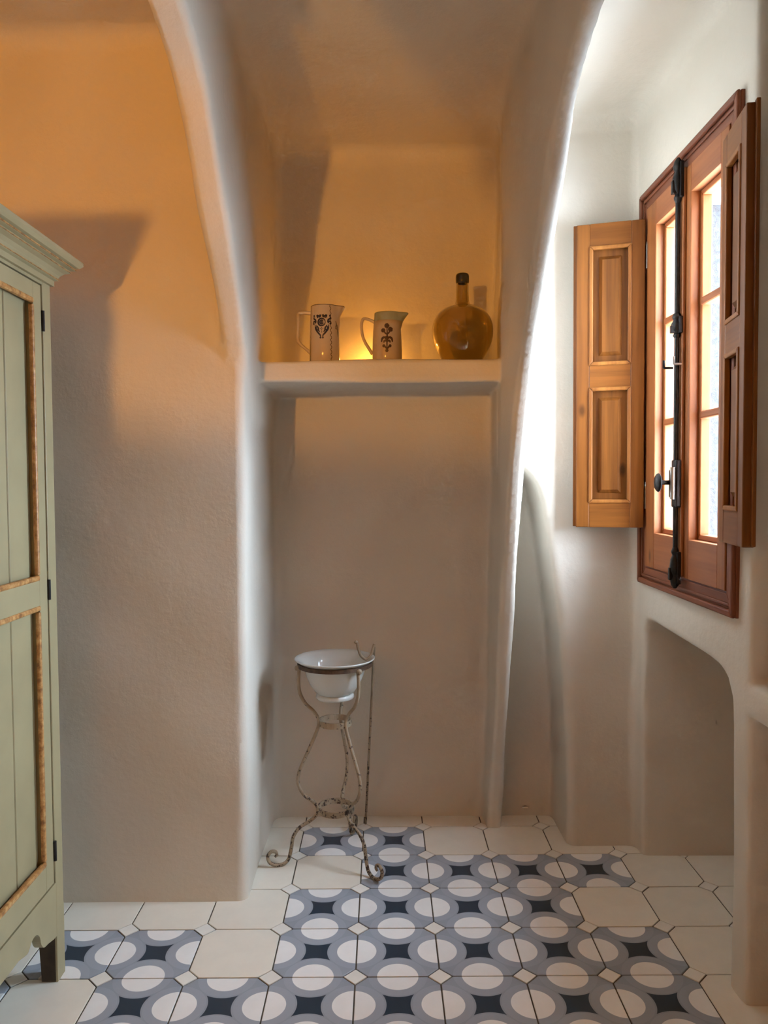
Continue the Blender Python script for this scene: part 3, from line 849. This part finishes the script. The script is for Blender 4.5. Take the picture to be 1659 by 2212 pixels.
# rounded buff jug
j2 = empty('jug', (-0.06, 3.10, ZS))
tag(j2, 'short rounded buff jug with green rim band, sprig print and looped handle', 'jug', 'jugs on the niche shelf')
pf2 = [(0.205, 0.0), (0.220, 0.012), (0.228, 0.12), (0.228, 0.22), (0.222, 0.40), (0.212, 0.55), (0.203, 0.665)]
pf2b = [(0.203, 0.665), (0.197, 0.73), (0.195, 0.785), (0.192, 0.80)]
def spout2(r, z, a):
    c = max(0.0, math.cos(a)); k = max(0.0, min(1.0, (z - 0.56) / 0.22))
    return r + 0.135 * (c ** 18) * k ** 1.6, z + 0.0 * k - 0.03 * k * (1 - c) * 0.3
fn2 = lambda r, z, a: spout2(r, z, a) if r > 0.1 else (r, z)
MB().lathe([(0.0, 0.0)] + pf2 + [(r - 0.02, z) for r, z in reversed(pf2[1:])] + [(0.0, 0.03)], seg=64, fn=fn2).build('body', M_CERAMIC2, j2)
MB().lathe(pf2b + [(r - 0.018, z) for r, z in reversed(pf2b)], seg=64, fn=fn2).build('rim_band', M_TEAL, j2)
hp = [(-0.195, 0, 0.66), (-0.22, 0, 0.675), (-0.29, 0, 0.705), (-0.355, 0, 0.715), (-0.385, 0, 0.67), (-0.392, 0, 0.60), (-0.38, 0, 0.47), (-0.34, 0, 0.36), (-0.28, 0, 0.26), (-0.225, 0, 0.17)]
hc = curve_pts(hp, 4)
MB().tube(hc, [0.026 - 0.004 * math.sin(math.pi * i / len(hc)) for i in range(len(hc))], 8).build('handle', M_CERAMIC2, j2)
sf2 = jug_surface(pf2); cz = 0.36; it = []
it += [(cr([(0, cz - 0.18), (0.0, cz - 0.05), (0.004, cz + 0.08), (0.0, cz + 0.20)]), 0.006)]
for u, z, r in ((0, cz + 0.205, 0.030), (-0.055, cz + 0.135, 0.026), (0.055, cz + 0.15, 0.030), (0.0, cz + 0.02, 0.026), (0.0, cz - 0.17, 0.018), (-0.045, cz - 0.10, 0.016), (0.05, cz - 0.10, 0.016)):
    for q in range(5):
        a = q * 1.256 + u * 9
        it.append(([(u + 0.6 * r * math.cos(a), z + 0.6 * r * math.sin(a))], 0.36 * r))
    it.append((arc(u, z, r * 0.9, 0, 300, 8), 0.0065))
for s_ in (-1, 1):
    k = lambda pl: [(s_ * u, z) for u, z in pl]
    it += [(k(cr([(0, cz + 0.07), (0.03, cz + 0.10), (0.05, cz + 0.14)])), 0.006), (k(cr([(0, cz + 0.0), (0.04, cz + 0.03), (0.075, cz + 0.01), (0.085, cz - 0.04)])), 0.009),
           (k(cr([(0, cz - 0.03), (0.035, cz - 0.02), (0.05, cz - 0.05)])), 0.008), (k(cr([(0, cz - 0.15), (0.03, cz - 0.11), (0.055, cz - 0.09)])), 0.007)]
strokes('sprig_print', M_BROWN, j2, sf2, math.radians(-91), it, bold=2.0)

# demijohn
bt = empty('bottle', (1.10, 3.10, ZS))
tag(bt, 'round olive amber glass demijohn with long dark neck', 'bottle')
bo = [(0.0, 0.035), (0.12, 0.02), (0.25, 0.0), (0.285, 0.02), (0.315, 0.075), (0.37, 0.16), (0.425, 0.28), (0.46, 0.41), (0.468, 0.53), (0.452, 0.64), (0.41, 0.735), (0.345, 0.81), (0.255, 0.865), (0.17, 0.90), (0.122, 0.925),
      (0.104, 0.965), (0.099, 1.05), (0.094, 1.16), (0.090, 1.25)]
bo = [(max(0.0, q.x), q.y) for q in curve_pts([(a, b, 0) for a, b in bo], 3)]
th = 0.016
bi = []
for k in range(len(bo) - 1, -1, -1):
    r, z = bo[k]
    a, b = bo[max(k - 1, 0)], bo[min(k + 1, len(bo) - 1)]
    t = Vector((b[0] - a[0], b[1] - a[1])).normalized()
    bi.append((max(0.0, r - t.y * th), z + t.x * th))
bi = [p for p in bi if p[0] > 0.002]
prof_b = bo + bi
MB().lathe(prof_b + [(0.0, bi[-1][1])], seg=64).build('body', M_AMBER, bt)
MB().lathe([(0.088, 1.235), (0.099, 1.25), (0.103, 1.27), (0.103, 1.34), (0.098, 1.37), (0.086, 1.385), (0.065, 1.387), (0.058, 1.36), (0.06, 1.24), (0.088, 1.235)], seg=32).build('lip', M_AMBER_DARK, bt, label='dark glass lip')

# little white paint blob low on the bay recess wall
m = MB().lathe([(0.0, -0.02), (0.045, -0.015), (0.06, 0), (0.045, 0.015), (0, 0.02)], (0, 0, 0), 16)
m.v = [(x, z, y * 0.35) for x, y, z in m.v]
o = m.build('paint_fleck', M_PLASTER, walls['wall_bay'])
o.location = Vector((2.31, 4.40, 0.145)) * S
